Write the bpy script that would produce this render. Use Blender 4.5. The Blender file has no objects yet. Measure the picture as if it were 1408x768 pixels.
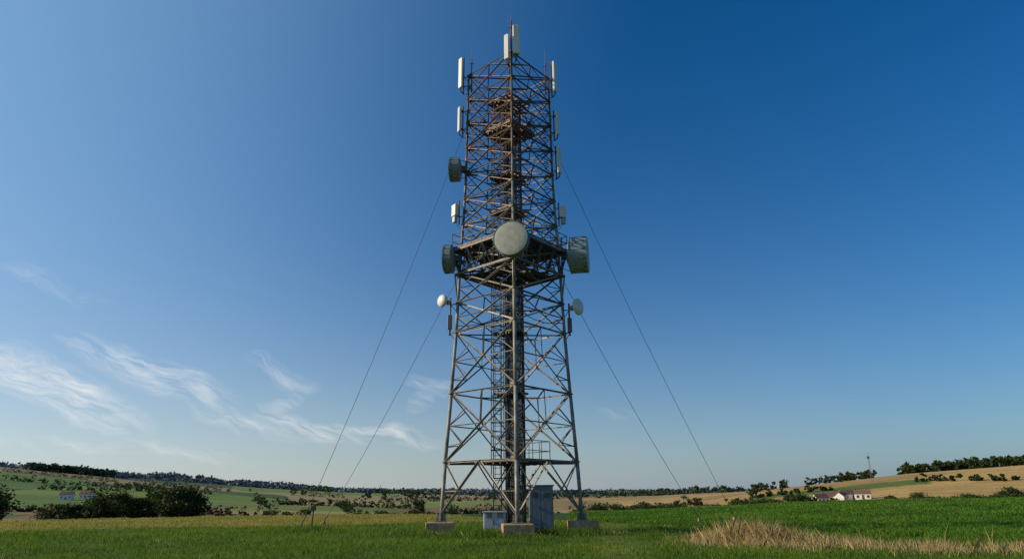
import bpy, math, random
import numpy as np
from mathutils import Vector, Matrix
random.seed(7); rng=np.random.default_rng(11)
scene=bpy.context.scene
scene.view_settings.view_transform='Standard'; scene.view_settings.look='None'; scene.view_settings.exposure=0
R=math.radians
SUN_AZ=-93.0; SUN_EL=22.0
# ------------------------------------------------------------------ node helpers
def newmat(name):
    m=bpy.data.materials.new(name); m.use_nodes=True
    nt=m.node_tree; b=nt.nodes['Principled BSDF']
    return m,nt,b
def ramp(nt,fac,stops,interp='LINEAR'):
    n=nt.nodes.new('ShaderNodeValToRGB'); n.color_ramp.interpolation=interp
    e=n.color_ramp.elements
    e[0].position=stops[0][0]; e[0].color=(*stops[0][1],1)
    e[1].position=stops[-1][0]; e[1].color=(*stops[-1][1],1)
    for p,c in stops[1:-1]:
        k=e.new(p); k.color=(*c,1)
    nt.links.new(fac,n.inputs['Fac']); return n.outputs['Color']
def noise(nt,scale,detail=4,rough=.55,vec=None,dist=0):
    n=nt.nodes.new('ShaderNodeTexNoise'); n.inputs['Scale'].default_value=scale
    n.inputs['Detail'].default_value=detail; n.inputs['Roughness'].default_value=rough; n.inputs['Distortion'].default_value=dist
    if vec is not None: nt.links.new(vec,n.inputs['Vector'])
    return n.outputs['Fac']
def pos(nt): return nt.nodes.new('ShaderNodeNewGeometry').outputs['Position']
def math_(nt,op,a,b=None,c=None,clamp=False):
    n=nt.nodes.new('ShaderNodeMath'); n.operation=op; n.use_clamp=clamp
    for i,v in enumerate((a,b,c)):
        if v is None: continue
        if isinstance(v,(int,float)): n.inputs[i].default_value=v
        else: nt.links.new(v,n.inputs[i])
    return n.outputs[0]
def mixc(nt,f,a,b,mode='MIX'):
    n=nt.nodes.new('ShaderNodeMix'); n.data_type='RGBA'; n.blend_type=mode
    if isinstance(f,(int,float)): n.inputs[0].default_value=f
    else: nt.links.new(f,n.inputs[0])
    for i,v in ((6,a),(7,b)):
        if isinstance(v,tuple): n.inputs[i].default_value=(*v,1)
        else: nt.links.new(v,n.inputs[i])
    return n.outputs[2]
def bump(nt,b,h,strength=.3,dist=.02):
    n=nt.nodes.new('ShaderNodeBump'); n.inputs['Strength'].default_value=strength; n.inputs['Distance'].default_value=dist
    nt.links.new(h,n.inputs['Height']); nt.links.new(n.outputs[0],b.inputs['Normal'])

def mat_steel(name,base=(.27,.25,.215),rust=True,metal=.15):
    m,nt,b=newmat(name); p=pos(nt)
    n1=noise(nt,1.7,6,.65,p); c=ramp(nt,n1,[(.3,tuple(v*.45 for v in base)),(.5,base),(.72,tuple(v*1.4 for v in base))])
    if rust:
        sx=nt.nodes.new('ShaderNodeSeparateXYZ'); nt.links.new(p,sx.inputs[0])
        zf=math_(nt,'MULTIPLY_ADD',sx.outputs[2],.026,-.34)
        zf=math_(nt,'MAXIMUM',zf,0.0)
        n2=noise(nt,2.6,8,.75,p)
        f=math_(nt,'ADD',n2,zf); f=math_(nt,'MULTIPLY_ADD',f,6,-3.25,clamp=True); f=math_(nt,'MULTIPLY',f,.9)
        n3=noise(nt,30,3,.6,p)
        rc=ramp(nt,n3,[(.3,(.05,.027,.015)),(.7,(.19,.09,.04))])
        c=mixc(nt,f,c,rc)
    nt.links.new(c,b.inputs['Base Color']); b.inputs['Metallic'].default_value=metal; b.inputs['Roughness'].default_value=.62
    bump(nt,b,noise(nt,40,3,.5,p),.15,.01)
    return m
def mat_plain(name,col,rough=.5,metal=0,var=.2,scale=3,streak=False):
    m,nt,b=newmat(name); p=pos(nt)
    if streak:
        mp=nt.nodes.new('ShaderNodeMapping'); mp.inputs['Scale'].default_value=(6,6,.7); nt.links.new(p,mp.inputs[0]); p=mp.outputs[0]
        n=noise(nt,1.5,5,.6,p)
    else: n=noise(nt,scale,5,.6,p)
    c=ramp(nt,n,[(.3,tuple(v*(1-var) for v in col)),(.65,tuple(min(1,v*(1+var*.6)) for v in col))])
    nt.links.new(c,b.inputs['Base Color']); b.inputs['Roughness'].default_value=rough; b.inputs['Metallic'].default_value=metal
    return m
M_steel=mat_steel('galvanised_steel')
M_mid=mat_steel('weathered_steel_shaded',(.13,.12,.105),True)  # same rusting steel, base darkened to stand in for shaded members
M_dark=mat_steel('dark_steel',(.06,.058,.055),True)
M_cable=mat_plain('black_cable',(.02,.02,.022),.6)
M_radome=mat_plain('radome',(.34,.355,.30),.6,0,.18,4)
M_white=mat_plain('antenna_plastic',(.68,.65,.56),.45,0,.16,streak=True)
M_shroud=mat_plain('shroud_paint',(.14,.185,.19),.5,.1,.35,streak=True)
M_shroud2=mat_plain('shroud_paint_light',(.22,.30,.31),.5,.1,.3,streak=True)
M_grey=mat_plain('grey_paint',(.32,.34,.33),.5,.1,.2,streak=True)
M_mast=mat_plain('mast_paint',(.14,.14,.14),.6)
M_concrete=mat_plain('concrete',(.40,.25,.13),.9,0,.5,4)
M_cabinet=mat_plain('cabinet_paint',(.12,.155,.19),.5,.1,.3,streak=True)
M_cabinet2=mat_plain('cabinet_white',(.40,.43,.45),.5,.05,.25,streak=True)
M_wire=mat_plain('wire_steel',(.05,.05,.055),.5,.5)
M_wood=mat_plain('weathered_wood',(.08,.065,.045),.9)
M_wall=mat_plain('render_wall',(.72,.68,.60),.8)
M_roof=mat_plain('roof_tiles',(.16,.09,.07),.8)
M_glass=mat_plain('window_glass',(.03,.04,.05),.15)

# ------------------------------------------------------------------ mesh builder
class MB:
    def __init__(s): s.v=[]; s.f=[]; s.m=[]; s.sm=[]; s.mats=[]
    def mi(s,mat):
        if mat not in s.mats: s.mats.append(mat)
        return s.mats.index(mat)
    def face(s,idx,mi,sm=False): s.f.append(idx); s.m.append(mi); s.sm.append(sm)
    def frame(s,p,q,up=None):
        p=Vector(p); q=Vector(q); d=(q-p).normalized()
        u=Vector(up) if up else (Vector((0,0,1)) if abs(d.z)<.95 else Vector((0,1,0)))
        a=d.cross(u)
        if a.length<1e-4: a=d.cross(Vector((1,0,0)))
        a.normalize(); b=a.cross(d).normalized(); return p,q,d,a,b
    def prism(s,p,q,prof,mat,up=None,sm=False,scale2=1,caps=True):
        p,q,d,a,b=s.frame(p,q,up); mi=s.mi(mat); o=len(s.v); n=len(prof)
        for k,c in enumerate((p,q)):
            sc=1 if k==0 else scale2
            for x,y in prof: s.v.append(tuple(c+a*(x*sc)+b*(y*sc)))
        for i in range(n):
            j=(i+1)%n; s.face((o+i,o+j,o+n+j,o+n+i),mi,sm)
        if caps:
            s.face(tuple(o+i for i in reversed(range(n))),mi); s.face(tuple(o+n+i for i in range(n)),mi)
    def tube(s,p,q,r,mat,n=8,r2=None):
        prof=[(r*math.cos(2*math.pi*i/n),r*math.sin(2*math.pi*i/n)) for i in range(n)]
        s.prism(p,q,prof,mat,sm=n>5,scale2=1 if r2 is None else r2/r)
    def angle(s,p,q,w,mat,up=None,t=.012):
        prof=[(0,0),(w,0),(w,t),(t,t),(t,w),(0,w)]
        s.prism(p,q,[(x-w*.3,y-w*.3) for x,y in prof],mat,up)
    def box(s,c,size,mat,ax=None,bev=0):
        c=Vector(c); sx,sy,sz=[k/2 for k in size]
        X,Y,Z=ax if ax else (Vector((1,0,0)),Vector((0,1,0)),Vector((0,0,1)))
        if bev: prof=[(sx-bev,-sy),(sx,-sy+bev),(sx,sy-bev),(sx-bev,sy),(-sx+bev,sy),(-sx,sy-bev),(-sx,-sy+bev),(-sx+bev,-sy)]
        else: prof=[(sx,-sy),(sx,sy),(-sx,sy),(-sx,-sy)]
        mi=s.mi(mat); n=len(prof); o=len(s.v)
        e=max(0,1-bev/max(sx,.01))
        rings=[(-sz,e),(-sz+bev,1),(sz-bev,1),(sz,e)] if bev else [(-sz,1),(sz,1)]
        for z,sc in rings:
            for x,y in prof: s.v.append(tuple(c+X*(x*sc)+Y*(y*sc)+Z*z))
        for k in range(len(rings)-1):
            for i in range(n):
                j=(i+1)%n; s.face((o+k*n+i,o+k*n+j,o+(k+1)*n+j,o+(k+1)*n+i),mi)
        s.face(tuple(o+i for i in reversed(range(n))),mi); L=o+(len(rings)-1)*n; s.face(tuple(L+i for i in range(n)),mi)
    def lathe(s,c,d,prof,mat,n=40,sm=True):
        c=Vector(c); d=Vector(d).normalized(); _,_,_,a,b=s.frame(c,c+d); mi=s.mi(mat); o=len(s.v)
        for ax,r in prof:
            for i in range(n):
                t=2*math.pi*i/n; s.v.append(tuple(c+d*ax+a*(r*math.cos(t))+b*(r*math.sin(t))))
        for k in range(len(prof)-1):
            for i in range(n):
                j=(i+1)%n; s.face((o+k*n+i,o+k*n+j,o+(k+1)*n+j,o+(k+1)*n+i),mi,sm)
    def ring(s,c,r,mat,tr=.015,n=16):
        c=Vector(c); Pq=[c+Vector((r*math.cos(2*math.pi*i/n),r*math.sin(2*math.pi*i/n),0)) for i in range(n+1)]
        for i in range(n): s.tube(Pq[i],Pq[i+1],tr,mat,4)
    def path(s,P,r,mat,n=5):
        for i in range(len(P)-1): s.tube(P[i],P[i+1],r,mat,n)
    def build(s,name,parent=None):
        me=bpy.data.meshes.new(name); me.from_pydata(s.v,[],s.f)
        for m in s.mats: me.materials.append(m)
        me.polygons.foreach_set('material_index',s.m); me.polygons.foreach_set('use_smooth',s.sm); me.update()
        o=bpy.data.objects.new(name,me); scene.collection.objects.link(o)
        if parent: o.parent=parent
        return o
def empty(name,loc=(0,0,0)):
    e=bpy.data.objects.new(name,None); e.location=loc; scene.collection.objects.link(e); return e
def fastmesh(name,V,F,mats,rnd=None):
    me=bpy.data.meshes.new(name); V=np.asarray(V,dtype=np.float32); F=np.asarray(F,dtype=np.int32); k=F.shape[1]
    me.vertices.add(len(V)); me.vertices.foreach_set('co',V.ravel())
    me.loops.add(F.size); me.loops.foreach_set('vertex_index',F.ravel())
    me.polygons.add(len(F)); me.polygons.foreach_set('loop_start',np.arange(0,F.size,k,dtype=np.int32))
    me.update(calc_edges=True)
    if rnd is not None:
        a=me.attributes.new('rnd','FLOAT','POINT'); a.data.foreach_set('value',np.asarray(rnd,dtype=np.float32))
    for m in mats: me.materials.append(m)
    o=bpy.data.objects.new(name,me); scene.collection.objects.link(o); return o

# ------------------------------------------------------------------ terrain
def sst(a,b,x):
    t=np.clip((x-a)/(b-a),0,1); return t*t*(3-2*t)
def vnoise(x,y,seed=0):
    xi=np.floor(x); yi=np.floor(y); fx=x-xi; fy=y-yi; fx=fx*fx*(3-2*fx); fy=fy*fy*(3-2*fy)
    def h(a,b):
        v=np.sin(a*127.1+b*311.7+seed*74.7)*43758.5453; return v-np.floor(v)
    return (h(xi,yi)*(1-fx)+h(xi+1,yi)*fx)*(1-fy)+(h(xi,yi+1)*(1-fx)+h(xi+1,yi+1)*fx)*fy
def height(x,y):
    x=np.asarray(x,float); y=np.asarray(y,float)
    r=np.hypot(x,y); az=np.degrees(np.arctan2(x,y))
    Rw=sst(4,34,az)*(1-sst(110,150,az)); 
    h=Rw*1.1*sst(40,115,r)
    edge=78+45*Rw
    valley=-(9.0-3.5*Rw)*sst(0,1,(r-edge)/(300-edge))
    valley=valley-(1.2)*sst(edge-8,edge+90,r)
    h=h*(1-sst(edge,260,r))+valley
    mid=np.interp(az,[-180,-60,-45,-37,-28,-20,-13,-6,0,12,20,40,180],[30,80,80,73,51,30,19,13,10,6,4,4,30])
    top=np.interp(az,[-180,-60,-45,-37,-28,-20,-13,-5,3,15,25,45,180],[60,134,134,121,92,60,35,28,23,17,16,20,60])
    g=(mid+10)*sst(280,1950,r)
    h=h+g+(top-mid)*sst(2050,2900,r)*(1+.10*np.sin(az*.9)+.05*np.sin(az*2.3+1))
    gold=np.interp(az,[-180,5,12,17.5,21,25,30,38,50,90,180],[0,0,2,9,14,18,23.5,28.5,30,10,0])
    h=h+gold*sst(210,660,r)*(1-sst(900,2000,r))
    h=h+(vnoise(x/210,y/210,3)-.5)*9*sst(250,700,r)*(1-.7*sst(14,20,az))
    h=h+(vnoise(x/7,y/7,1)-.5)*.10*(1-sst(60,120,r))*sst(2,14,np.hypot(x,y-35)) + (vnoise(x/1.3,y/1.3,2)-.5)*.03*(1-sst(50,90,r))
    return h
def H(x,y): return float(height(x,y))
def P(az,r,dz=0):
    x=r*math.sin(R(az)); y=r*math.cos(R(az)); return (x,y,H(x,y)+dz)
def crop_mask(x,y):
    return ((x-8)*19+(y-44)*10)/21.5
azs=np.concatenate([np.linspace(-180,-50,60,endpoint=False),np.linspace(-50,50,720,endpoint=False),np.linspace(50,180,60,endpoint=False)])
rs=np.concatenate([np.linspace(1,60,90,endpoint=False),60*np.exp(np.linspace(0,math.log(9000/60),320))])
AZ,RR=np.meshgrid(np.radians(azs),rs); X=RR*np.sin(AZ); Y=RR*np.cos(AZ); Z=height(X,Y)
nA=len(azs); nR=len(rs)
V=np.stack([X,Y,Z],-1).reshape(-1,3)
ii,jj=np.meshgrid(np.arange(nR-1),np.arange(nA),indexing='ij'); j2=(jj+1)%nA
F=np.stack([ii*nA+jj,ii*nA+j2,(ii+1)*nA+j2,(ii+1)*nA+jj],-1).reshape(-1,4)[:,::-1]
def tanmask(x,y,r,az):
    rb=r+(vnoise(x/3,y/3,12)-.5)*3+(vnoise(x/14,y/14,13)-.5)*7
    return sst(47,51,rb)*(1-sst(105,120,rb))*(1-sst(6,12,az))*(1-sst(60,90,-az))*(.72+.28*vnoise(x/6,y/3.,15))
def colours(x,y):
    r=np.hypot(x,y); az=np.degrees(np.arctan2(x,y))
    wx=x+(vnoise(x/300,y/300,9)-.5)*120; wy=y+(vnoise(x/260,y/260,5)-.5)*120
    c,s=math.cos(.35),math.sin(.35); u=wx*c+wy*s; v=-wx*s+wy*c
    def pk(W,Hh,seed):
        iu=np.floor(u/W); iv=np.floor(v/Hh+iu*.37)
        k=np.sin(iu*12.9+iv*78.2+seed)*43758.5; return k-np.floor(k)
    k=np.where(r<650,pk(120,120,1.),pk(250,230,2.))
    pal=np.array([(.10,.18,.03),(.34,.25,.11),(.055,.10,.02),(.16,.23,.04),(.28,.20,.09),(.12,.20,.03),(.22,.14,.075),(.08,.14,.025),(.12,.19,.04),(.14,.20,.04),(.22,.24,.06),(.09,.17,.03)])
    col=pal[np.clip((k*12).astype(int),0,11)]
    def mixm(col,m,c2): return col*(1-m[...,None])+np.array(c2)*m[...,None]
    g=sst(14,17,az+(r-300)/60)*sst(215,240,r)*(1-sst(1100,1200,r))*(1-sst(75,80,az))
    kk=pk(110,80,7.)
    gold=np.array((.43,.29,.11))*(.72+.38*kk[...,None])*(.93+.14*(np.sin(u/2.2)>.2))[...,None]+np.array((.0,.02,.01))*(vnoise(x/40,y/40,7)[...,None]-.5)
    gs=sst(0,6,(r-(500-az*1.5)))*(1-sst(48,54,r-(500-az*1.5)))*sst(19,19.6,az)*(1-sst(31,31.6,az))
    gold=gold*(1-gs[...,None])+np.array((.10,.15,.03))*gs[...,None]
    gs=sst(0,4,r-250)*(1-sst(60,70,r-250)); gold=gold*(1-gs[...,None]*.8)+np.array((.10,.13,.03))*gs[...,None]*.8
    col=col*(1-g[...,None])+gold*g[...,None]
    f=sst(2050,2150,r+300*(vnoise(x/400,y/400,4)-.5)); col=mixm(col,f,(.045,.07,.06))  # ridge forest floor, colour shifted bluish for haze
    hz=1-np.exp(-np.maximum(r-300,0)/8000); col=mixm(col,hz,(.22,.26,.30))  # aerial haze painted into the ground colour by distance
    nf=1-sst(90,140,r)
    n=vnoise(x/5,y/5,6); n2=vnoise(x/1.7,y/2.2,8)
    near=np.array((.08,.13,.02))*(.75+.5*n[...,None])+np.array((.05,.03,.01))*(n2[...,None]-.3)
    col=col*(1-nf[...,None])+near*nf[...,None]
    t=tanmask(x,y,r,az); col=mixm(col,t*.9,(.29,.20,.065))
    cm=sst(-.4,.4,crop_mask(x,y)+(vnoise(x/2,y/2,3)-.5)*1.0)*(1-sst(130,160,r))*(1-sst(100,120,az)); col=mixm(col,cm,(.04,.075,.015))
    d=np.abs((x-3.0)-(y-20)*(.13))+ (vnoise(x,y,2)-.5)*.9
    tr=(1-sst(.3,1.5,d))*(1-sst(60,75,y))*(y>0); col=mixm(col,tr*.4,(.19,.17,.05))
    return np.clip(col,0,1)
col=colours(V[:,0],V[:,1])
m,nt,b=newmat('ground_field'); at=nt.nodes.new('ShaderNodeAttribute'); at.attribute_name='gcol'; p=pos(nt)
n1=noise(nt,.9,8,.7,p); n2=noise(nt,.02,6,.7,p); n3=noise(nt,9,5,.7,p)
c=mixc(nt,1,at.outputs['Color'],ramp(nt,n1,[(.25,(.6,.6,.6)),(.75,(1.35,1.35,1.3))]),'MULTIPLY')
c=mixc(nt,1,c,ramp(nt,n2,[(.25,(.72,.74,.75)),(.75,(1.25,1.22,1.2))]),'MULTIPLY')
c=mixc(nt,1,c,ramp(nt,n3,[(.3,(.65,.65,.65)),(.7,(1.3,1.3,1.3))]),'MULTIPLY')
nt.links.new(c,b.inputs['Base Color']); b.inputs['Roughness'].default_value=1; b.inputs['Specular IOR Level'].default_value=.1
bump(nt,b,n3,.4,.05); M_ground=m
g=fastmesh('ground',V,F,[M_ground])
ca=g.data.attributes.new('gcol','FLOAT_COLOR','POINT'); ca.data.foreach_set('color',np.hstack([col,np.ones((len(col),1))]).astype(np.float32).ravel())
g.data.polygons.foreach_set('use_smooth',np.ones(len(F),bool)); g.data.update()

# ------------------------------------------------------------------ vegetation
def mat_leaf(name,stops,trans=.25,rough=.7):
    m,nt,b=newmat(name); at=nt.nodes.new('ShaderNodeAttribute'); at.attribute_name='rnd'; p=pos(nt)
    n=noise(nt,.35,3,.5,p); f=math_(nt,'MULTIPLY_ADD',n,.5,-.25); f=math_(nt,'ADD',at.outputs['Fac'],f,clamp=True)
    c=ramp(nt,f,stops); nt.links.new(c,b.inputs['Base Color']); b.inputs['Roughness'].default_value=rough; b.inputs['Specular IOR Level'].default_value=.2
    t=nt.nodes.new('ShaderNodeBsdfTranslucent'); nt.links.new(c,t.inputs[0]); mx=nt.nodes.new('ShaderNodeMixShader'); mx.inputs[0].default_value=trans
    nt.links.new(b.outputs[0],mx.inputs[1]); nt.links.new(t.outputs[0],mx.inputs[2]); nt.links.new(mx.outputs[0],nt.nodes['Material Output'].inputs[0]); return m
M_grass=mat_leaf('grass_blades',[(0,(.055,.12,.010)),(.5,(.125,.215,.020)),(.85,(.21,.25,.035)),(1,(.38,.29,.085))],.4)
M_crop=mat_leaf('crop_leaf',[(0,(.035,.105,.010)),(.6,(.09,.20,.018)),(1,(.17,.29,.035))],.4)
M_dry=mat_leaf('dry_grass_blades',[(0,(.20,.15,.06)),(.5,(.44,.33,.15)),(1,(.62,.49,.27))],.3)
M_leaf=mat_leaf('tree_leaves',[(0,(.013,.025,.007)),(.5,(.036,.056,.013)),(1,(.09,.115,.025))],.2)
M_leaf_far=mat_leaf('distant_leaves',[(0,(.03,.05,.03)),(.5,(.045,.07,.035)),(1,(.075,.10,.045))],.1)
M_bark=mat_plain('bark',(.09,.07,.05),.95)
def blades(name,x,y,hh,w,lean,mat,rnd):
    n=len(x); z=height(x,y)-.01
    a=rng.uniform(0,2*np.pi,n); la=rng.uniform(0,2*np.pi,n); lx=np.cos(la)*lean*hh; ly=np.sin(la)*lean*hh
    b0=np.stack([x-np.cos(a)*w/2,y-np.sin(a)*w/2,z],-1); b1=np.stack([x+np.cos(a)*w/2,y+np.sin(a)*w/2,z],-1)
    m0=np.stack([x-np.cos(a)*w*.36+lx*.35,y-np.sin(a)*w*.36+ly*.35,z+hh*.55],-1); m1=np.stack([x+np.cos(a)*w*.36+lx*.35,y+np.sin(a)*w*.36+ly*.35,z+hh*.55],-1)
    t=np.stack([x+lx,y+ly,z+hh],-1)
    V=np.stack([b0,b1,m1,t,m0],1).reshape(-1,3); F=np.arange(n*5).reshape(n,5)
    return fastmesh(name,V,F,[mat],np.repeat(rnd,5))
def polar(n,r0,r1,a0,a1):
    r=r0*np.exp(rng.uniform(0,1,n)*math.log(r1/r0)); a=np.radians(rng.uniform(a0,a1,n)); return r*np.sin(a),r*np.cos(a),r
x,y,r=polar(250000,17,95,-44,44); k=(crop_mask(x,y)<.2); x,y,r=x[k],y[k],r[k]
cl=vnoise(x/1.1,y/1.1,21); cl2=vnoise(x/4.5,y/4.5,22)
az=np.degrees(np.arctan2(x,y))
hh=(.05+.15*cl*cl+.06*cl2)*rng.uniform(.6,1.3,len(x))
near=np.exp(-((np.hypot(x,y-34.5)-3.6)/2.2)**2); hh*=1+1.6*near*vnoise(x*1.2,y*1.2,33)
d=np.abs((x-3.0)-(y-20)*.13)+(vnoise(x,y,2)-.5)*.9; hh*=.55+.45*sst(.2,1.5,d)
tan=tanmask(x,y,r,az)
rnd=np.clip(.04+.46*cl2+.35*(cl-.5)+rng.normal(0,.13,len(x))+.66*tan+.22*near*vnoise(x,y,5)+.2*(1-sst(.2,1.5,d)),0,1)
blades('grass',x,y,hh,.014*r/20*rng.uniform(.7,1.4,len(x)),rng.uniform(.1,.7,len(x)),M_grass,rnd)
x,y,r=polar(150000,22,112,5,46)
ang=R(52); u=x*math.cos(ang)-y*math.sin(ang); row=1.3; 
off=np.round(u/row)*row-u+rng.normal(0,.24,len(u)); x=x+off*math.cos(ang); y=y-off*math.sin(ang)
k=crop_mask(x,y)>rng.uniform(-.5,.5,len(x)); x,y,r=x[k],y[k],r[k]
cl=vnoise(x/3,y/3,31); blades('crop_plants',x,y,(.15+.14*cl)*rng.uniform(.7,1.2,len(x)),.03*r/30*rng.uniform(.7,1.3,len(x)),rng.uniform(.2,.9,len(x)),M_crop,np.clip(.15+.6*cl+rng.normal(0,.17,len(x)),0,1))
cx=[];cy=[];ch=[]
def drycl(x0,y0,sx,sy,n,h):
    cx.append(rng.normal(x0,sx,n)); cy.append(rng.normal(y0,sy,n)); ch.append(np.full(n,h)*rng.uniform(.3,1.15,n))
for (a,b_,sx,sy,n,h) in [(7.6,26.0,.5,.7,1200,.55),(8.5,25.6,.45,.7,1700,.9),(9.4,24.6,.5,.7,1300,.6),(7.0,26.6,.5,.6,600,.4),(10.6,24,.5,.7,700,.45),(12.0,23.6,.7,.8,600,.36),(13.6,22.8,.8,.8,500,.32),(15.6,21.6,.8,.7,520,.38),(16.8,21,.6,.6,700,.5),(9.6,22.4,1.6,.9,1500,.34),(13,21,1.6,.7,900,.3),
   (8.0,23.2,.8,.8,900,.38),(6.6,24.5,.8,.9,500,.3),(15.8,20.0,.15,.2,30,1.1),(14.2,20.6,.5,.3,26,.8),(12.2,21.5,.5,.4,30,.75),(-10.9,37.6,.6,.4,240,.3),(-1,31.6,.8,.3,200,.3),(1.6,31.2,.8,.3,200,.3),(-4.3,33.5,.6,.3,160,.25),(4.4,34.5,.6,.3,160,.25)]: drycl(a,b_,sx,sy,n,h)
for i in range(70):
    a=random.uniform(-18,16); b_=random.uniform(20,44)
    if random.random()<.5: drycl(a,b_,.25,.25,random.randint(8,26),random.uniform(.18,.32))
x=np.concatenate(cx);y=np.concatenate(cy);h_=np.concatenate(ch)
tuft=vnoise(x*1.6,y*1.6,44); keep=tuft>rng.uniform(.05,.6,len(x)); x,y,h_,tuft=x[keep],y[keep],h_[keep],tuft[keep]
blades('dry_grass',x,y,h_*(.6+.6*tuft),.016*rng.uniform(.6,1.3,len(x)),rng.uniform(.05,.8,len(x)),M_dry,np.clip(rng.normal(.45,.28,len(x)),0,1))
cx=[];cy=[];ch=[]
for (a,b_,sx,sy,n,h) in [(-.9,31.4,.6,.35,700,.42),(1.4,31.5,.7,.35,700,.4),(-2.2,32.6,.8,.4,500,.35),(2.6,33,.9,.5,600,.38),(-10.8,37.4,.8,.4,700,.38),(-4.6,33.6,.5,.3,300,.3)]: drycl(a,b_,sx,sy,n,h)
x=np.concatenate(cx);y=np.concatenate(cy);h_=np.concatenate(ch)
blades('weeds',x,y,h_,.022*rng.uniform(.6,1.4,len(x)),rng.uniform(.1,.9,len(x)),M_grass,np.clip(rng.normal(.15,.2,len(x)),0,1))
# trees
def leafquads(C,size):
    n=len(C); d=rng.normal(size=(n,3)); d/=np.linalg.norm(d,axis=1)[:,None]
    e=np.cross(d,rng.normal(size=(n,3))); e/=np.linalg.norm(e,axis=1)[:,None]; s=(size*rng.uniform(.6,1.3,n))[:,None]
    return np.stack([C-d*s*.6,C+e*s*.38,C+d*s*.6,C-e*s*.38],1).reshape(-1,3)
def crown(Ht,W,ncl,nl,size,base=.22):
    cc=[]
    for i in range(ncl):
        t=random.random(); zz=base+ (1-base)*(.12+.78*t); rad=W*.5*math.sin(math.pi*min(1,max(.08,(zz-base*.6)/(1.1-base*.6))))**.7
        a=random.uniform(0,6.28); q=rad*random.uniform(.25,.8); cc.append((math.cos(a)*q,math.sin(a)*q,zz*Ht,random.uniform(.11,.22)*W))
    cc=np.array(cc); idx=rng.integers(0,ncl,nl); d=rng.normal(size=(nl,3)); d/=np.linalg.norm(d,axis=1)[:,None]
    rr=cc[idx,3]*rng.uniform(.35,1.1,nl); C=cc[idx,:3]+d*rr[:,None]*np.array([1,1,.75])
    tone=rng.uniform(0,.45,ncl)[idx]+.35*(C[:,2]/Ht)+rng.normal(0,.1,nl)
    return cc,C,np.clip(tone,0,1)
def tree_mesh(name,Ht,W,nl=2000,size=.42):
    cc,C,tone=crown(Ht,W,28,nl,size,.08)
    mb=MB(); mb.tube((0,0,-.5),(0,0,Ht*.45),W*.035,M_bark,7,W*.02); mb.tube((0,0,Ht*.45),(0,0,Ht*.8),W*.02,M_bark,6,W*.006)
    for q in cc[::2]: 
        z0=min(Ht*.7,max(Ht*.16,q[2]-W*.25)); mb.tube((0,0,z0),tuple(q[:3]),W*.014,M_bark,5,W*.004)
    Vt=np.array(mb.v); Vl=leafquads(C,size); 
    me=bpy.data.meshes.new(name); o=len(Vt)
    faces=list(mb.f)+[tuple(range(o+4*i,o+4*i+4)) for i in range(nl)]
    me.from_pydata([tuple(v) for v in Vt]+[tuple(v) for v in Vl],[],faces)
    me.materials.append(M_bark); me.materials.append(M_leaf)
    me.polygons.foreach_set('material_index',[0]*len(mb.f)+[1]*nl)
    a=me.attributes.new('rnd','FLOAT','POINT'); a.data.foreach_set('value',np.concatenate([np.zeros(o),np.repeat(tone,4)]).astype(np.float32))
    return me
TM=[tree_mesh('tree_mesh_%d'%i,8,w) for i,w in enumerate((7.5,9,6.5,8.5,10))]
def tree(az,r,Ht,wide=1.0,name='deciduous_tree'):
    x,y,z=P(az,r); o=bpy.data.objects.new(name,random.choice(TM)); scene.collection.objects.link(o)
    o.location=(x,y,z-.05*Ht); s=Ht/8; o.scale=(s*wide,s*wide,s); o.rotation_euler=(0,0,random.uniform(0,6.28)); return o
def mass(name,pts,nl,size,mat):
    Cs=[];T=[]
    for (x,y,Ht,W) in pts:
        z=H(x,y); cc,C,t=crown(Ht,W,7,nl,size,.02); Cs.append(C+np.array([x,y,z-.08*Ht])); T.append(t)
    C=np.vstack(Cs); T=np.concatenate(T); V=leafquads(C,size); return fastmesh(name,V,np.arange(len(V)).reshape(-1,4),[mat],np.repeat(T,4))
for az,r,h,w in [(-39,150,8,1.2),(-37.6,150,9.2,1.1),(-36.9,155,7.6,1),(-33.9,165,4.8,1.2),(-33.2,160,5.6,1.2),(-32.4,160,5.6,1.2),(-31.4,160,6.6,1.1),(-30.6,158,8.6,1.1),(-29.9,165,7.8,1.1),(-29,158,6.6,1.2),(-28.2,160,7.2,1.2),(-27.3,158,6.6,1.2),(-26.2,152,8.8,1.1),(-25.5,152,8.8,1.1),(-24.9,154,7.4,1),(-16.6,190,6.2,1),(-15.6,205,5.2,1),(-7.9,150,5.2,1),(-12,240,6.5,1),(-10.8,230,7,1.2),(-9.8,230,6,1.2),(-19,240,5,1.3),(-22,250,6,1.3)]:
    tree(az,r,h,w)
# right-hand valley tree belt: crowns rise above the crop-field edge
def toprel(az,r,el,cap): # height needed so that a crown stands el degrees above eye level
    x,y,z=P(az,r); return min(cap,max(2.5,1.6+r*math.tan(R(el))-z))
a=7.0
while a<40.5:
    if vnoise(a*.9,3.3,5)>.28:
        r=random.uniform(185,250); el=random.uniform(-.55,.05)-.25*(a<18)+.2*(a>28); tree(a,r,toprel(a,r,el,10),random.uniform(1.0,1.5))
    a+=random.uniform(.25,.65)
for az,el in [(20.2,.1),(21.9,.35),(22.5,.4),(23.1,.25),(28.6,.15),(30.4,.3),(33.4,.2),(35.6,.55),(36.2,.5),(37.8,.35)]:
    r=random.uniform(195,235); tree(az,r,toprel(az,r,el,11),1.1)
pts=[]
for i in range(320):
    az=random.uniform(29.5,50); r=random.uniform(650,720); x,y,_=P(az,r); pts.append((x,y,random.uniform(8,10.5),random.uniform(8,11)))
mass('hilltop_wood',pts,90,1.9,M_leaf)
pts=[]
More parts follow.
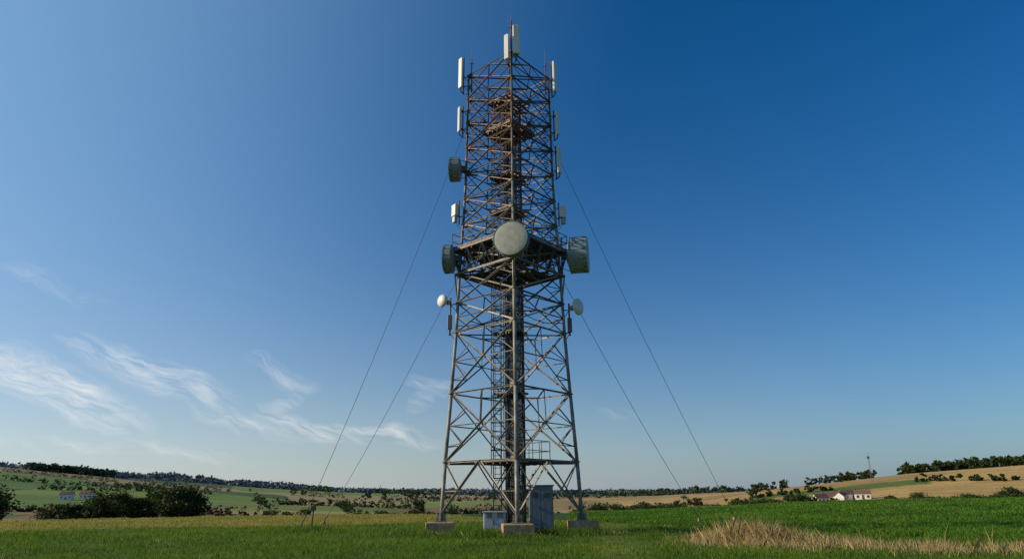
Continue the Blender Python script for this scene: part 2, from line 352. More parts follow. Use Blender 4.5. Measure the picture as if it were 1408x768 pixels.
for i in range(34):
    az=random.choice([random.uniform(24.5,28),random.uniform(18,24)]); r=random.uniform(610,670); x,y,_=P(az,r); pts.append((x,y,random.uniform(5,8.5),random.uniform(6,10)))
mass('skyline_trees',pts,110,1.6,M_leaf)
pts=[]
def hedge(a0,r0,a1,r1,n,h0,h1,gap=.40):
    x0,y0,_=P(a0,r0); x1,y1,_=P(a1,r1)
    for i in range(n):
        t=(i+random.random())/n
        if vnoise(t*7,r0*.01,3)<gap: continue
        k=random.choice((.55,.8,1,1.25)); pts.append((x0+(x1-x0)*t+random.gauss(0,2),y0+(y1-y0)*t+random.gauss(0,2),random.uniform(h0,h1)*k,random.uniform(h0,h1)*1.3))
hedge(-38,620,-22,560,70,4,7,.25); hedge(-24,480,-12,520,50,4,8,.3); hedge(-18,330,-9,300,22,3,6); hedge(-38,900,-20,980,90,5,9,.3); hedge(-21,760,-8,700,70,5,9,.3)
hedge(-9,420,3,400,60,5,8,.3); hedge(-6,560,8,620,70,6,10,.3); hedge(2,320,14,300,60,4,7); hedge(8,430,20,380,60,4,8,.3); hedge(10,520,20,500,50,5,8,.3); hedge(14,330,38,300,70,3,5.5,.3); hedge(19,498,31,480,46,2.5,5,.3); hedge(31,480,42,420,36,2.5,4.5,.35); hedge(-30,1200,-10,1250,80,7,11,.3); hedge(-12,1000,10,1050,100,8,13,.3); hedge(-40,1400,-25,1350,70,8,12,.3); hedge(-39,1130,-27,1100,60,6,10,.3)
hedge(-26,560,-29,1300,50,4,8); hedge(-19,480,-21,1400,50,5,8); hedge(-13,500,-15,1300,50,5,8)
mass('hedgerow',pts,60,1.4,M_leaf)
pts=[]
for i in range(620):
    az=random.uniform(-18,20); r=random.uniform(1050,1900)
    if vnoise(az/2.2,r/160.,4)>.54: x,y,_=P(az,r); pts.append((x,y,random.uniform(9,14),random.uniform(14,24)))
for i in range(260):
    az=random.uniform(-35.5,-30.5); r=random.uniform(1560,1680); x,y,_=P(az,r); pts.append((x,y,random.uniform(12,17),18))
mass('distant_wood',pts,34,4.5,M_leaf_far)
m_far=mat_leaf('ridge_leaves_hazed',[(0,(.07,.10,.12)),(1,(.105,.14,.15))],.1)  # leaf colours carry the bluish distance haze
pts=[]
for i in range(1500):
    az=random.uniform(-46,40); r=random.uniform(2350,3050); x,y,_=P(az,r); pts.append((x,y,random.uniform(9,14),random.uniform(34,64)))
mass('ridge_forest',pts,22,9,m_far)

# ------------------------------------------------------------------ houses
def house(az,r,L=9,W=6,h=3,rot=0):
    x,y,z=P(az,r); e=empty('village_house',(x,y,z)); e.rotation_euler=(0,0,rot)
    mb=MB(); mb.box((0,0,h/2-.4),(L,W,h+.8),M_wall)
    mi=mb.mi(M_wall)
    for sx in (-1,1):
        o=len(mb.v); mb.v+= [(sx*L/2,-W/2,h),(sx*L/2,W/2,h),(sx*L/2,0,h+W*.42)]; mb.face((o,o+1,o+2),mi)
    mb.build('walls',e)
    mb=MB()
    for s in (-1,1):
        mb.box((0,s*W*.26,h+W*.21+.02),(L+.8,W*.5*1.32,.16),M_roof,(Vector((1,0,0)),Vector((0,s*.766,-.643)),Vector((0,s*.643,.766))))
    mb.box((L*.3,.2,h+W*.45),(.7,.6,1.4),M_roof); mb.build('roof',e)
    mb=MB()
    for k in (-.33,0.33): mb.box((k*L,-W/2-.02,h*.55),(1.1,.08,1.2),M_glass); mb.box((k*L,W/2+.02,h*.55),(1.1,.08,1.2),M_glass)
    mb.build('windows',e); mb=MB(); mb.box((0,-W/2-.03,1.05),(1,.1,2.1),M_wood); mb.build('door',e)
for q in [(23.9,385,7,5,2.4,.3),(24.6,392,9,5,2.4,-.2),(25.3,388,7,5,2.4,.9),(26.0,395,10,5,2.4,.1),(26.8,390,7,5,2.4,-.4),(8.8,300,8,6,3,.5),(11.5,330,9,6,3,-.1),(13.5,340,9,6,3,-.3),(15.2,350,8,6,3,.2),(16.2,345,8,6,3,.8),(-33,740,10,7,4,.3),(-31.8,760,12,7,4,.2)]: house(*q)
def radio_mast(az,r,h,w):
    x,y,z=P(az,r); mb=MB(); n=12
    for k in range(3):
        t=2.1*k; a=(w*math.cos(t),w*math.sin(t)); t2=2.1*((k+1)%3); b_=(w*math.cos(t2),w*math.sin(t2))
        mb.tube((x+a[0],y+a[1],z-1),(x+a[0]*.3,y+a[1]*.3,z+h),.07,M_mast,5)
        for i in range(n):
            s0=1-.7*i/n; s1=1-.7*(i+1)/n
            mb.tube((x+a[0]*s0,y+a[1]*s0,z+h*i/n),(x+b_[0]*s1,y+b_[1]*s1,z+h*(i+1)/n),.035,M_mast,4)
    mb.tube((x,y,z+h),(x,y,z+h*1.12),.06,M_mast,5); mb.box((x,y,z+h*.93),(1.6,.3,1.4),M_mast); mb.build('radio_mast')
radio_mast(27.6,500,18,.85); radio_mast(-11,1200,24,1.6)

# ------------------------------------------------------------------ TOWER
CX,CY=-.1,35.0; T0=R(4.0)
C0=Vector((CX,CY,0))
def hd(z): return float(np.interp(z,[0,3.4,6.8,10.3,13.5,16,19.2,27],[3.58,3.41,3.18,2.97,2.86,2.72,2.58,2.50]))
def cdir(k): a=-math.pi/2+T0+k*math.pi/2; return Vector((math.cos(a),math.sin(a),0))
D=[cdir(k) for k in range(4)]
def corner(k,z,s=1): return C0+D[k%4]*hd(z)*s+Vector((0,0,z))
tower=empty('telecommunications_tower')
lv=[.55,3.4,6.9,10.2,11.9,13.6,15.0,16.6,18.2,19.9,21.6,23.3,25.0,26.7]
mb=MB()
for k in range(4):
    for i in range(len(lv)-1):
        z0,z1=lv[i],lv[i+1]; r=.100-.042*(z0/27)
        mb.tube(corner(k,z0),corner(k,z1),r,M_steel,12)
        mb.lathe(corner(k,z1-.03),(0,0,1),[(0,r),(0,r*1.6),(.05,r*1.6),(.05,r)],M_mid,12,False)
    mb.box(corner(k,.57),(.55,.55,.05),M_steel)
    for dx in (-.2,.2):
        for dy in (-.2,.2): mb.tube(corner(k,.5)+Vector((dx,dy,0)),corner(k,.68)+Vector((dx,dy,0)),.025,M_dark,6)
    for (ax,ay) in ((1,0),(0,1)):
        mb.box(corner(k,.75),(.45 if ax else .02,.45 if ay else .02,.32),M_steel)
mb.build('legs',tower)
mb=MB()
for k in range(4):
    a=lambda z:corner(k,z); c_=lambda z:corner(k+1,z); nrm=(D[k]+D[(k+1)%4]).normalized()
    for i in range(len(lv)-1):
        z0,z1=lv[i],lv[i+1]; w=.086-.026*(z0/27); o=nrm*.03
        A0,A1,B0,B1=a(z0),a(z1),c_(z0),c_(z1)
        mt=M_steel if (i+k)%3==0 else M_mid; mt2=M_mid if i%2 else M_steel  # light and dark steel alternate, imitating sunlit and shaded braces
        if i==0:
            M1=(A1+B1)/2; mb.angle(A0+Vector((0,0,.35)),M1,w*1.1,M_steel,nrm); mb.angle(B0+Vector((0,0,.35)),M1,w*1.1,M_steel,nrm)
            q=A0.lerp(M1,.5); mb.angle(q,A1,w*.7,M_mid,nrm); q2=B0.lerp(M1,.5); mb.angle(q2,B1,w*.7,M_mid,nrm)
            mb.angle(q,A0.lerp(A1,.5),w*.7,M_mid,nrm); mb.angle(q2,B0.lerp(B1,.5),w*.7,M_mid,nrm)
        else:
            mb.angle(A0+o,B1+o,w,M_steel if k!=1 else M_mid,nrm); mb.angle(B0-o,A1-o,w,mt,nrm)
            wa=(B0-A0).length; wb=(B1-A1).length; t=wa/(wa+wb); X_=A0.lerp(B1,t)
            mb.box(X_,(.18,.18,.02),M_mid,(nrm.cross(Vector((0,0,1))),Vector((0,0,1)),nrm))
            if i in (1,2):
                zc=X_.z
                mb.angle(a(zc),X_,w*.65,M_mid,nrm); mb.angle(c_(zc),X_,w*.65,M_mid,nrm)
                for (E,Fz) in ((A0,a),(B0,c_)):
                    q=E.lerp(X_,.5); mb.angle(q,Fz(zc),w*.6,M_mid,nrm); mb.angle(q,Fz((z0+q.z)/2+.3),w*.6,M_dark,nrm)
                for (E,Fz) in ((A1,a),(B1,c_)):
                    q=E.lerp(X_,.5); mb.angle(q,Fz(zc),w*.6,M_mid,nrm)
                mb.angle(X_,(A1+B1)/2,w*.6,M_mid,nrm)
            elif i>=3:
                zc=X_.z; mb.angle(A0.lerp(X_,.5),a(zc),w*.6,M_dark,nrm); mb.angle(B0.lerp(X_,.5),c_(zc),w*.6,M_dark,nrm)
                mb.angle(A1.lerp(X_,.5),a(zc),w*.6,M_dark,nrm); mb.angle(B1.lerp(X_,.5),c_(zc),w*.6,M_dark,nrm)
                if i in (7,9,10,11,12,3,5): mb.angle(a(zc),c_(zc),w*.6,M_dark,nrm)
                if i>=9: mb.angle(a(zc),(A1+B1)/2,w*.6,M_mid,nrm); mb.angle(c_(zc),(A1+B1)/2,w*.6,M_mid,nrm)
        mb.angle(A1,B1,w*.95,mt2,nrm)
        for E in (A1,B1):
            q=E.lerp((A1+B1)/2,.085); mb.box(q,(.28,.26,.016),M_mid,(nrm.cross(Vector((0,0,1))),Vector((0,0,1)),nrm))
for i,z in enumerate(lv[1:]):
    mid=[(corner(k,z)+corner(k+1,z))/2 for k in range(4)]
    for k in range(4): mb.angle(mid[k],mid[(k+1)%4],.06,M_dark)
    if i%2==0 or z>19:
        mb.angle(corner(0,z-.06),corner(2,z-.06),.06,M_dark); mb.angle(corner(1,z-.12),corner(3,z-.12),.06,M_dark)
mb.build('bracing',tower)
mb=MB()
for k in range(4):
    c=corner(k,0); s=1.4; ax=(Vector((math.cos(T0),math.sin(T0),0)),Vector((-math.sin(T0),math.cos(T0),0)),Vector((0,0,1)))
    mb.box(c+Vector((0,0,.17)),(s,s,.74),M_concrete,ax,.03); 
mb.build('concrete_footings',tower)
mb=MB()
tx=Vector((CX+.2,CY-.35,0))
for s in (-.50,.50): mb.box(tx+Vector((s,0,12.2)),(.05,.14,23.6),M_dark)
z=.6
while z<23.8: mb.box(tx+Vector((0,.02,z)),(.98,.05,.05),M_dark); z+=.4
mb.build('cable_tray',tower)
mb=MB()
for i in range(17):
    xx=-.45+.056*i; top=[23.5,21,25,14.5,23.8,15.2,24.5,20.4,22.9,14.4,22,23,20,15,24,14.6,22][i]
    Pn=[tx+Vector((xx+random.uniform(-.008,.008),-.06+random.uniform(-.012,.012),.4+ j*(top-.4)/14)) for j in range(15)]
    mb.path(Pn,.025,M_cable,6)
for k,zt,zb in [(3,26,23.5),(1,26.1,25),(0,26.0,24.5),(3,20.3,20.4),(1,23,22.9),(3,14.2,14.5),(1,14.3,15.2),(3,10.6,12),(1,10.8,12),(0,14.0,14.4),(1,17,21),(3,17,21)]:
    A=tx+Vector((0,-.06,zb-.4)); B=corner(k,zt,.98); Pn=[]
    for j in range(11):
        t=j/10; q=A.lerp(B,t); q.z-=.35*math.sin(math.pi*t); Pn.append(q)
    mb.path(Pn,.022,M_cable,5)
mb.build('feeder_cables',tower)
mb=MB(); lx=CX-.72; ly=CY-.3
for s in (-.2,.2): mb.tube((lx+s,ly,.1),(lx+s,ly,25.2),.028,M_dark,6)
z=.4
while z<25: mb.tube((lx-.2,ly,z),(lx+.2,ly,z),.015,M_dark,5); z+=.3
z=2.6
while z<25.2: mb.ring((lx,ly+.34,z),.36,M_dark,.02,14); z+=.7
for a in (-20,30,70,110,150,200): mb.tube((lx+.36*math.cos(R(a)),ly+.34+.36*math.sin(R(a)),2.6),(lx+.36*math.cos(R(a)),ly+.34+.36*math.sin(R(a)),25),.014,M_dark,4)
for (sx,sy) in ((-.15,.35),(.65,.35)):
    mb.tube((CX+sx,CY+sy,.2),(CX+sx,CY+sy,24.5),.055,M_dark,8)
z=.8
while z<24: mb.tube((CX-.15,CY+.35,z),(CX+.65,CY+.35,z+.6),.025,M_dark,4); mb.tube((CX+.65,CY+.35,z),(CX-.15,CY+.35,z+.6),.025,M_dark,4); z+=.6
mb.build('caged_ladder',tower)
def deck(mb,z,hdd,rail=1.05,joist=.22,inner=None,fr=.14,mf=None):
    mf=mf or M_mid
    cs=[C0+D[k]*hdd+Vector((0,0,z)) for k in range(4)]
    for k in range(4):
        A,B=cs[k],cs[(k+1)%4]; mb.prism(A,B,[(-.04,-fr/2),(.04,-fr/2),(.04,fr/2),(-.04,fr/2)],mf)
        if rail:
            n=6
            for i in range(n+1):
                q=A.lerp(B,i/n); mb.tube(q,q+Vector((0,0,rail)),.022,mf,6)
            for hz in (rail,rail*.55): mb.tube(A+Vector((0,0,hz)),B+Vector((0,0,hz)),.024,mf,6)
            mb.prism(A+Vector((0,0,.16)),B+Vector((0,0,.16)),[(-.008,-.05),(.008,-.05),(.008,.05),(-.008,.05)],M_dark)
    e1=cs[1]-cs[0]; n=int(e1.length/joist); pr=[(-.03,-.05),(.03,-.05),(.03,.05),(-.03,.05)]
    for i in range(1,n):
        t=i/n; A=cs[0].lerp(cs[1],t); B=cs[3].lerp(cs[2],t)
        if inner and inner[0]<t<inner[1]:
            mb.prism(A,A.lerp(B,inner[0]),pr,M_dark); mb.prism(A.lerp(B,inner[1]),B,pr,M_dark)
        else: mb.prism(A,B,pr,M_dark)
    for t in (.17,.33,.5,.67,.83):
        A=cs[0].lerp(cs[3],t)-Vector((0,0,.11)); B=cs[1].lerp(cs[2],t)-Vector((0,0,.11)); mb.prism(A,B,[(-.04,-.06),(.04,-.06),(.04,.06),(-.04,.06)],M_dark)
    return cs
mb=MB()
cs=deck(mb,14.95,3.3,1.05,.15,(.36,.64),.13)
for k in range(4):
    for s in (0,.25,.5,.75):
        q=cs[k].lerp(cs[(k+1)%4],s); e=corner(k,13.55).lerp(corner(k+1,13.55),s); mb.angle(e,q,.08,M_mid)
        e2=corner(k,13.55).lerp(corner(k+1,13.55),s)*.55+ (C0+Vector((0,0,13.55)))*.45; mb.angle(e2,e,.07,M_dark)
    A=C0+D[k]*3.1+Vector((0,0,13.55)); B=C0+D[(k+1)%4]*3.1+Vector((0,0,13.55)); mb.prism(A,B,[(-.04,-.06),(.04,-.06),(.04,.06),(-.04,.06)],M_mid)
    mb.angle(corner(k,12.0),C0+D[k]*3.1+Vector((0,0,13.55)),.08,M_mid)
    n=8
    for i in range(n):
        t0=i/n; t1=(i+1)/n; mb.angle((A.lerp(B,t0) if i%2 else cs[k].lerp(cs[(k+1)%4],t0)),(cs[k].lerp(cs[(k+1)%4],t1) if i%2 else A.lerp(B,t1)),.06,M_dark)
deck(mb,13.45,2.3,0,.22,(.3,.7),.12,M_dark)
mb.build('main_platform',tower)
mb=MB(); deck(mb,22.6,1.55,.9,.18,(.38,.6),.12,M_dark); 
for k in range(4): mb.angle(C0+D[k]*1.55+Vector((0,0,22.55)),corner(k,23.3),.06,M_dark); mb.angle(C0+D[k]*1.5+Vector((0,0,22.55)),corner(k,21.6),.06,M_dark)
mb.build('upper_platform',tower)
mb=MB()
for zz,hq in ((24.7,1.3),(19.6,1.15),(17.4,1.15),(10.2,.9),(6.9,.9)): deck(mb,zz,hq,0,.25,(.38,.6),.1,M_dark)
mb.build('rest_platforms',tower)
mb=MB(); cs=deck(mb,3.42,2.0,0,.25,(.3,.6),.14,M_dark)
for k in range(4): mb.prism(C0+D[k]*2+Vector((0,0,3.36)),corner(k,3.36),[(-.04,-.06),(.04,-.06),(.04,.06),(-.04,.06)],M_dark)
for (A,B) in ((cs[0],cs[1]),(cs[1],cs[2])):
    for i in range(5): q=A.lerp(B,i/4); mb.tube(q,q+Vector((0,0,1)),.02,M_mid,6)
    for hz in (.5,1): mb.tube(A+Vector((0,0,hz)),B+Vector((0,0,hz)),.02,M_mid,6)
mb.build('lower_platform',tower)
mb=MB()
f=corner(0,26.7)
mb.tube(corner(0,25.2)+Vector((0,-.12,0)),Vector((f.x,f.y-.12,28.8)),.045,M_dark,8); mb.tube((f.x,f.y-.12,28.8),(f.x,f.y-.12,29.4),.015,M_dark,5)
mb.tube((f.x-.18,f.y-.12,28.3),(f.x+.18,f.y-.12,28.3),.02,M_steel,5); mb.tube((f.x-.16,f.y-.12,28.3),(f.x-.16,f.y-.12,28.9),.012,M_dark,5)
for k,s in ((3,.93),(1,.93)):
    q=corner(k,26.7,s); mb.tube(q-Vector((0,0,1.2)),q+Vector((0,0,1.2)),.035,M_dark,6); mb.tube(q+Vector((0,0,1.2)),q+Vector((0,0,2.2)),.014,M_dark,5)
    mb.tube(q+Vector((-.15,0,.9)),q+Vector((.15,0,.9)),.02,M_dark,5)
q=corner(2,26.7); mb.tube(q-Vector((0,0,1)),q+Vector((0,0,1.5)),.03,M_dark,6)
mb.build('lightning_rods',tower)

# ------------------------------------------------------------------ antennas
def panel(x,y,z0,z1,w,face,leg,name='panel_antenna',dep=.16,mat=M_white):
    mb=MB(); fd=Vector(face).normalized(); sd=fd.cross(Vector((0,0,1))).normalized(); zc=(z0+z1)/2
    c=Vector((x,y,zc)); mb.box(c,(w,dep,z1-z0),mat,(sd,fd,Vector((0,0,1))),.035)
    pc=c-fd*(dep/2+.14); mb.tube((pc.x,pc.y,z0-.35),(pc.x,pc.y,z1+.15),.04,M_dark,8)
    for zz in (z0+.2,z1-.25):
        mb.box(Vector((x,y,zz))-fd*(dep/2+.06),(.12,.16,.09),M_dark,(sd,fd,Vector((0,0,1))))
        lz=min(max(zz,1),26.6); L=corner(leg,lz); mb.tube((pc.x,pc.y,lz),L,.03,M_dark,6)
        mb.tube((pc.x,pc.y,lz-.0),L+Vector((0,0,-.35)),.018,M_dark,5)
    for s in (-.06,0,.06):
        q=Vector((x,y,z0))+sd*s; mb.tube(q,q-Vector((0,0,.07)),.015,M_dark,6)
        e=Vector((pc.x,pc.y,z0-.25)); mb.path([q-Vector((0,0,.07)),q-Vector((0,0,.22))-fd*.03,e+Vector((0,0,-.12)),corner(leg,min(26,z0-.4))],.013,M_cable,5)
    mb.build(name)
Lx=CX; yl=CY-.18; yr=CY+.18
panel(Lx-2.98,yl-.12,25.75,27.9,.36,(-.8,-.7,0),3)
panel(Lx+2.9,yr-.05,25.7,27.9,.36,(1,-.55,0),1)
panel(Lx-3.02,yl-.05,22.7,24.4,.30,(-1,-.45,0),3); panel(Lx+2.96,yr-.1,22.6,24.2,.28,(1,-.4,0),1)
panel(Lx+3.0,yr-.1,20.0,21.75,.34,(1,-.6,0),1)
f=corner(0,26.5)
panel(f.x+.30,f.y-.30,26.3,28.3,.42,(.1,-1,0),0,dep=.2); panel(f.x-.26,f.y-.36,25.9,27.6,.32,(-.6,-1,0),0)
def rru(x,y,z0,z1,leg,face):
    mb=MB(); fd=Vector(face).normalized(); sd=fd.cross(Vector((0,0,1))).normalized(); c=Vector((x,y,(z0+z1)/2+.15)); ax=(sd,fd,Vector((0,0,1)))
    mb.box(c,(.42,.24,(z1-z0)*.6),M_white,ax,.03)
    for i in range(6): mb.box(c-fd*.15+sd*(-.17+.068*i),(.02,.08,(z1-z0)*.55),M_grey,ax)
    mb.box(c+Vector((0,0,-(z1-z0)*.48)),(.26,.2,(z1-z0)*.3),M_grey,ax,.02)
    pc=c-fd*.3; mb.tube(pc-Vector((0,0,.8)),pc+Vector((0,0,.7)),.04,M_dark,8)
    for s in (-.35,.3):
        mb.tube(pc+Vector((0,0,s)),corner(leg,pc.z+s),.03,M_dark,6); mb.tube(pc+Vector((0,0,s)),c+Vector((0,0,s*.6)),.03,M_dark,5)
    mb.path([c-Vector((0,0,.5)),c-Vector((0,0,.95))-fd*.2,corner(leg,c.z-1.2)],.014,M_cable,5)
    mb.build('remote_radio_unit')
rru(Lx-3.18,yl,16.75,17.95,3,(-1,-.8,0)); rru(Lx+3.12,yr,16.75,17.95,1,(1,-.8,0))
def dish(c,d,r,depth,leg,lz=None,mr=M_radome,ms=M_shroud,name='microwave_dish'):
    mb=MB(); d=Vector(d).normalized(); c=Vector(c)
    mb.lathe(c,d,[(depth*.5+.06*r,0.001),(depth*.5+.055*r,r*.35),(depth*.5+.035*r,r*.7),(depth*.5+.012*r,r*.93),(depth*.5,r*.97)],mr,48)
    mb.lathe(c,d,[(depth*.5-.01,r*.96),(depth*.5+.02,r*.97),(depth*.5+.02,r*1.02),(depth*.5-.05,r*1.02),(depth*.5-.05,r),(-depth*.5,r),(-depth*.5,r*1.03),(-depth*.5-.04,r*1.03),(-depth*.5-.04,r*.97)],ms,48,False)
    mb.lathe(c,d,[(-depth*.5-.04,r*.97),(-depth*.5-.10*r,r*.8),(-depth*.5-.2*r,r*.5),(-depth*.5-.26*r,r*.2),(-depth*.5-.26*r,.001)],M_grey,48)
    b=c-d*(depth*.5+.26*r); mb.tube(b+d*.02,b-d*.2,r*.14+.03,M_dark,10)
    _,_,_,a,e=mb.frame(c,c+d)
    for i in range(12):
        t=2*math.pi*i/12; q=a*math.cos(t)+e*math.sin(t); mb.box(c+q*(r+.015)+d*(depth*.5-.12),(.05,.03,.16),M_dark,(q.cross(d),q,d))
        mb.box(c+q*(r+.012),(.035,.025,depth*.92),M_grey,(q.cross(d),q,d))
        mb.tube(c-d*(depth*.5+.05)+q*r*.95,c-d*(depth*.5+.24*r)+q*r*.3,.015,M_grey,4)
    pb=b-d*.26; lz=lz or pb.z
    mb.tube(pb-Vector((0,0,r*.9+.2)),pb+Vector((0,0,r*.9+.2)),.05,M_mid,8)
    for s in (-r*.7,r*.7):
        L=corner(leg,lz+s); q=pb+Vector((0,0,s)); mb.tube(q,L,.035,M_mid,6)
    mb.box(b-d*.14,(.3,.3,.34),M_dark)
    mb.tube(pb+Vector((0,0,r*.7)),c-d*depth*.5+Vector((0,0,r*.93)),.02,M_mid,5); mb.tube(pb-Vector((0,0,r*.7)),c-d*depth*.5-Vector((0,0,r*.93)),.02,M_mid,5)
    mb.build(name)
f=corner(0,14.2)
dish((f.x-.12,f.y-1.0,14.22),(-.28,-1,-.05),.90,.42,0)
dish((Lx+3.95,yr-.15,14.75),(1,-.2,0),1.03,.95,1,ms=M_shroud2)
dish((Lx-3.48,yl-.1,14.45),(-1,.12,0),.80,.40,3)
dish((Lx-3.25,yl,20.15),(-1,.05,0),.70,.52,3)
def small_dish(c,d,r,leg,z0):
    mb=MB(); d=Vector(d).normalized(); c=Vector(c)
    mb.lathe(c,d,[(.16,.001),(.15,r*.5),(.10,r*.85),(.05,r),(-.02,r*1.03),(-.06,r),(-.14,r*.75),(-.22,r*.4),(-.25,.001)],M_white,36)
    mb.tube(c-d*.2,c-d*.45,.09,M_dark,10); mb.box(c-d*.42,(.2,.2,.26),M_grey,None,.02)
    pc=c-d*.62; mb.tube((pc.x,pc.y,z0),(pc.x,pc.y,c.z+.3),.05,M_mid,8)
    mb.tube(c-d*.4,pc,.04,M_dark,6); mb.box((pc.x,pc.y-.1,(z0+c.z)/2-.2),(.24,.18,.8),M_mid,None,.02)
    for zz in (z0+.15,c.z-.1): mb.tube((pc.x,pc.y,zz),corner(leg,zz),.03,M_mid,6); mb.tube((pc.x,pc.y,zz),corner(leg,zz-.5),.02,M_dark,5)
    mb.build('small_microwave_dish')
small_dish((Lx-3.75,yl-.3,11.95),(-.8,-.9,0),.34,3,10.1); small_dish((Lx+3.75,yr-.3,11.65),(.9,-.75,0),.46,1,10.1)

def cabinet(x0,x1,y0,y1,h,mat,name,doors=2):
    e=empty(name); w=x1-x0; d=y1-y0; cx=(x0+x1)/2; cy=(y0+y1)/2
    mb=MB(); mb.box((cx,cy,.02),(w+.3,d+.3,.22),M_concrete,None,.02); mb.build('plinth',e)
    mb=MB(); mb.box((cx,cy,.13+h/2),(w,d,h),mat,None,.015); mb.build('body',e)
    mb=MB(); mb.box((cx,cy,.13+h+.04),(w+.12,d+.12,.07),mat,None,.01); mb.build('roof',e)
    mb=MB()
    for i in range(doors):
        dw=w/doors; xx=x0+dw*(i+.5); mb.box((xx,y0-.012,.13+h*.5),(dw-.05,.03,h*.9),mat,None,.008)
        for j in range(7): mb.box((xx,y0-.035,.13+h*.75+j*.035),(dw*.55,.02,.014),M_dark)
        mb.box((xx+dw*.38,y0-.045,.13+h*.5),(.03,.04,.16),M_dark)
    mb.build('doors',e)
    return e
cabinet(CX+.85,CX+2.05,34.3,35.6,2.05,M_cabinet,'equipment_cabinet'); cabinet(CX-1.35,CX-.3,33.0,33.7,.85,M_cabinet2,'equipment_cabinet')
mb=MB(); mb.path([(CX+.85,34.8,1.9),(CX+.3,34.7,2.2),(CX+.12,34.62,2.5)],.05,M_cable,6); mb.path([(CX-.4,33.4,.6),(CX-.1,34.2,.25),(CX+.1,34.6,.5)],.04,M_cable,6); mb.build('cable_conduit')

def guy(a,b,sag,name='guy_wire'):
    mb=MB(); a=Vector(a); b=Vector(b); n=24; Pn=[]
    for i in range(n+1):
        t=i/n; q=a.lerp(b,t); q.z-=sag*4*t*(1-t); Pn.append(q)
    mb.path(Pn,.014,M_wire,5)
    d=(Pn[-2]-Pn[-1]).normalized(); mb.tube(b,b+d*1.1,.03,M_wire,6); mb.box(b,(.3,.3,.2),M_concrete,None,.03); mb.tube(b-Vector((0,0,.3)),b+d*.3,.05,M_wire,6)
    mb.build(name)
guy(corner(3,23.3),(-11.9,38.7,H(-11.9,38.7)+.05),.55); guy(corner(3,13.6),(-13.7,50,H(-13.7,50)+.1),.4)
guy(corner(1,22.3),(15.4,48.5,H(15.4,48.5)+.15),.55); guy(corner(1,13.6),(12.3,46,H(12.3,46)+.15),.4)
mb=MB(); mb.tube((-11.3,38.9,-.1),(-11.25,38.9,1.25),.05,M_wood,7,.04); mb.box((-11.25,38.86,1.2),(.3,.08,.26),M_wood,None,.015); mb.build('anchor_post')

# ------------------------------------------------------------------ camera
cam=bpy.data.cameras.new('camera'); co=bpy.data.objects.new('camera',cam); scene.collection.objects.link(co); scene.camera=co
cam.sensor_width=36; cam.lens=36*900/1408; cam.clip_start=.1; cam.clip_end=20000
co.matrix_world=Matrix.Translation((0,0,H(0.5,0.5)+1.6))@Matrix.Rotation(R(90+18.5),4,'X')@Matrix.Rotation(R(-.5),4,'Z')
# ------------------------------------------------------------------ light
sd=Vector((math.sin(R(SUN_AZ))*math.cos(R(SUN_EL)),math.cos(R(SUN_AZ))*math.cos(R(SUN_EL)),math.sin(R(SUN_EL))))
sl=bpy.data.lights.new('sun','SUN'); sl.energy=5; sl.angle=R(.5); sl.color=(1,.84,.60); so=bpy.data.objects.new('sun',sl); scene.collection.objects.link(so)
so.rotation_euler=sd.to_track_quat('Z','Y').to_euler()
w=bpy.data.worlds.new('World'); scene.world=w; w.use_nodes=True; nt=w.node_tree; bg=nt.nodes['Background']
sky=nt.nodes.new('ShaderNodeTexSky'); sky.sky_type='NISHITA'; sky.sun_disc=False; sky.sun_elevation=R(SUN_EL); sky.sun_rotation=R(SUN_AZ%360); sky.air_density=1.0; sky.dust_density=1.1; sky.ozone_density=3.2
bg.inputs['Strength'].default_value=.10
tc=nt.nodes.new('ShaderNodeTexCoord'); sx=nt.nodes.new('ShaderNodeSeparateXYZ'); nt.links.new(tc.outputs['Generated'],sx.inputs[0])
azn=math_(nt,'MULTIPLY',math_(nt,'ARCTAN2',sx.outputs[0],sx.outputs[1]),57.2958); eln=math_(nt,'MULTIPLY',math_(nt,'ARCSINE',sx.outputs[2]),57.2958)
def comb(a,b,c):
    n=nt.nodes.new('ShaderNodeCombineXYZ')
    for i,v in enumerate((a,b,c)):
        if isinstance(v,(int,float)): n.inputs[i].default_value=v
        else: nt.links.new(v,n.inputs[i])
    return n.outputs[0]
wn=noise(nt,.22,3,.5,comb(azn,eln,3.3)); el2=math_(nt,'ADD',eln,math_(nt,'MULTIPLY_ADD',wn,3.2,-1.6))
t=R(-19); ct,st=math.cos(t),math.sin(t)
def rot(a0,e0,ct,st,el=el2):
    da=math_(nt,'SUBTRACT',azn,a0); de=math_(nt,'SUBTRACT',el,e0)
    u=math_(nt,'ADD',math_(nt,'MULTIPLY',da,ct),math_(nt,'MULTIPLY',de,st)); v=math_(nt,'SUBTRACT',math_(nt,'MULTIPLY',de,ct),math_(nt,'MULTIPLY',da,st)); return u,v
u,v=rot(0,0,ct,st)
fn=noise(nt,1.0,8,.6,comb(math_(nt,'MULTIPLY',u,.22),math_(nt,'MULTIPLY',v,1.15),0),.5)
fn2=noise(nt,1.0,5,.6,comb(math_(nt,'MULTIPLY',u,.55),math_(nt,'MULTIPLY',v,4.0),7),.4)
fil=math_(nt,'ADD',math_(nt,'MULTIPLY',fn,.78),math_(nt,'MULTIPLY',fn2,.22))
tot=None
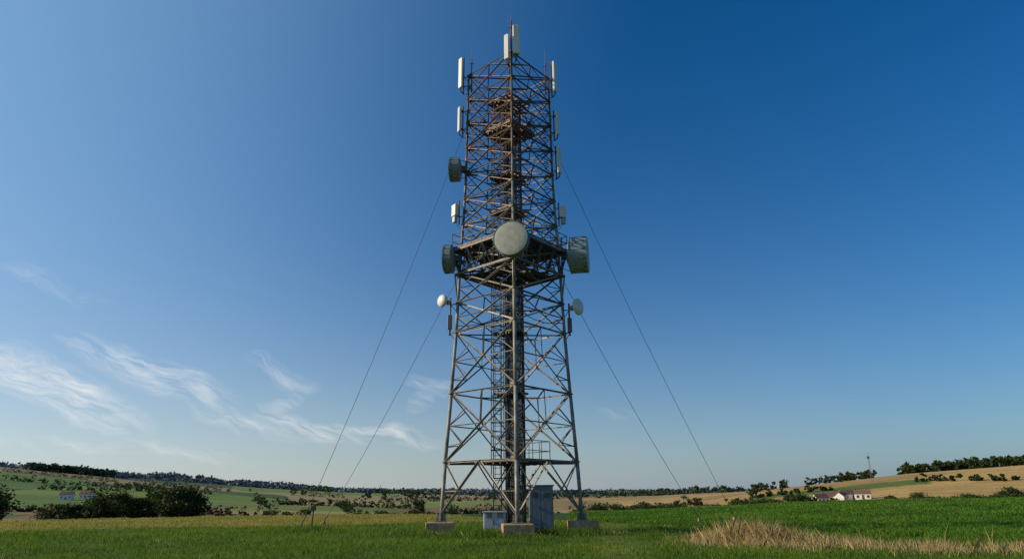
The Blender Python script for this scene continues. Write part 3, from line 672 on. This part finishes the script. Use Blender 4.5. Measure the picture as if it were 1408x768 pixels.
for a0,e0,ha,hb,tl,am in [(-37.5,15.2,5.5,.8,-12,.22),(-35.5,8.0,8.5,1.9,-24,1.0),(-29,9.3,7.5,1.6,-19,.75),(-19.6,9.9,3.6,1.0,-15,.35),(-16.6,5.6,5,1.0,-10,.75),(-10.7,5.2,5.5,.8,-12,.6),(-7,9.2,2.8,1.0,-10,.35),(-19.6,7.5,2.4,1.1,30,.4),(-22,5.9,5,.8,-14,.5),(-30,3.6,12,.7,-4,.3),(9,6.6,2,.5,-5,.2),(-8,7.6,1.6,1.0,40,.4)]:
    u,v=rot(a0,e0,math.cos(R(tl)),math.sin(R(tl)))
    q=math_(nt,'ADD',math_(nt,'POWER',math_(nt,'ABSOLUTE',math_(nt,'DIVIDE',u,ha)),2),math_(nt,'POWER',math_(nt,'ABSOLUTE',math_(nt,'DIVIDE',v,hb)),2))
    k=math_(nt,'MULTIPLY',math_(nt,'SUBTRACT',1,q,clamp=True),am)
    tot=k if tot is None else math_(nt,'MAXIMUM',tot,k)
cf=math_(nt,'MULTIPLY_ADD',fil,3.6,-1.5,clamp=True); cf=math_(nt,'MULTIPLY',cf,tot); cf=math_(nt,'MULTIPLY',cf,1.0,clamp=True)
hs=nt.nodes.new('ShaderNodeHueSaturation'); hs.inputs['Saturation'].default_value=1.38; nt.links.new(sky.outputs[0],hs.inputs['Color'])
wb=mixc(nt,1,hs.outputs[0],(.88,1.02,1.12),'MULTIPLY')
dp=nt.nodes.new('ShaderNodeVectorMath'); dp.operation='DOT_PRODUCT'; nt.links.new(tc.outputs['Generated'],dp.inputs[0]); dp.inputs[1].default_value=tuple(sd)
s1=math_(nt,'MAXIMUM',dp.outputs['Value'],0.0)
glow=math_(nt,'MULTIPLY',math_(nt,'POWER',s1,1.7),.95,clamp=True)
wb=mixc(nt,glow,wb,(2.9,5.2,7.8))
hzf=math_(nt,'MULTIPLY',math_(nt,'EXPONENT',math_(nt,'MULTIPLY',math_(nt,'MAXIMUM',eln,0.0),-1/8.0)),.68)
side=math_(nt,'MULTIPLY_ADD',dp.outputs['Value'],.85,.42,clamp=True)
hcol=mixc(nt,side,(2.4,3.3,4.6),(8.2,8.0,7.4))
wb=mixc(nt,hzf,wb,hcol)
skyc=mixc(nt,cf,wb,(9.4,9.2,8.8)); nt.links.new(skyc,bg.inputs['Color'])
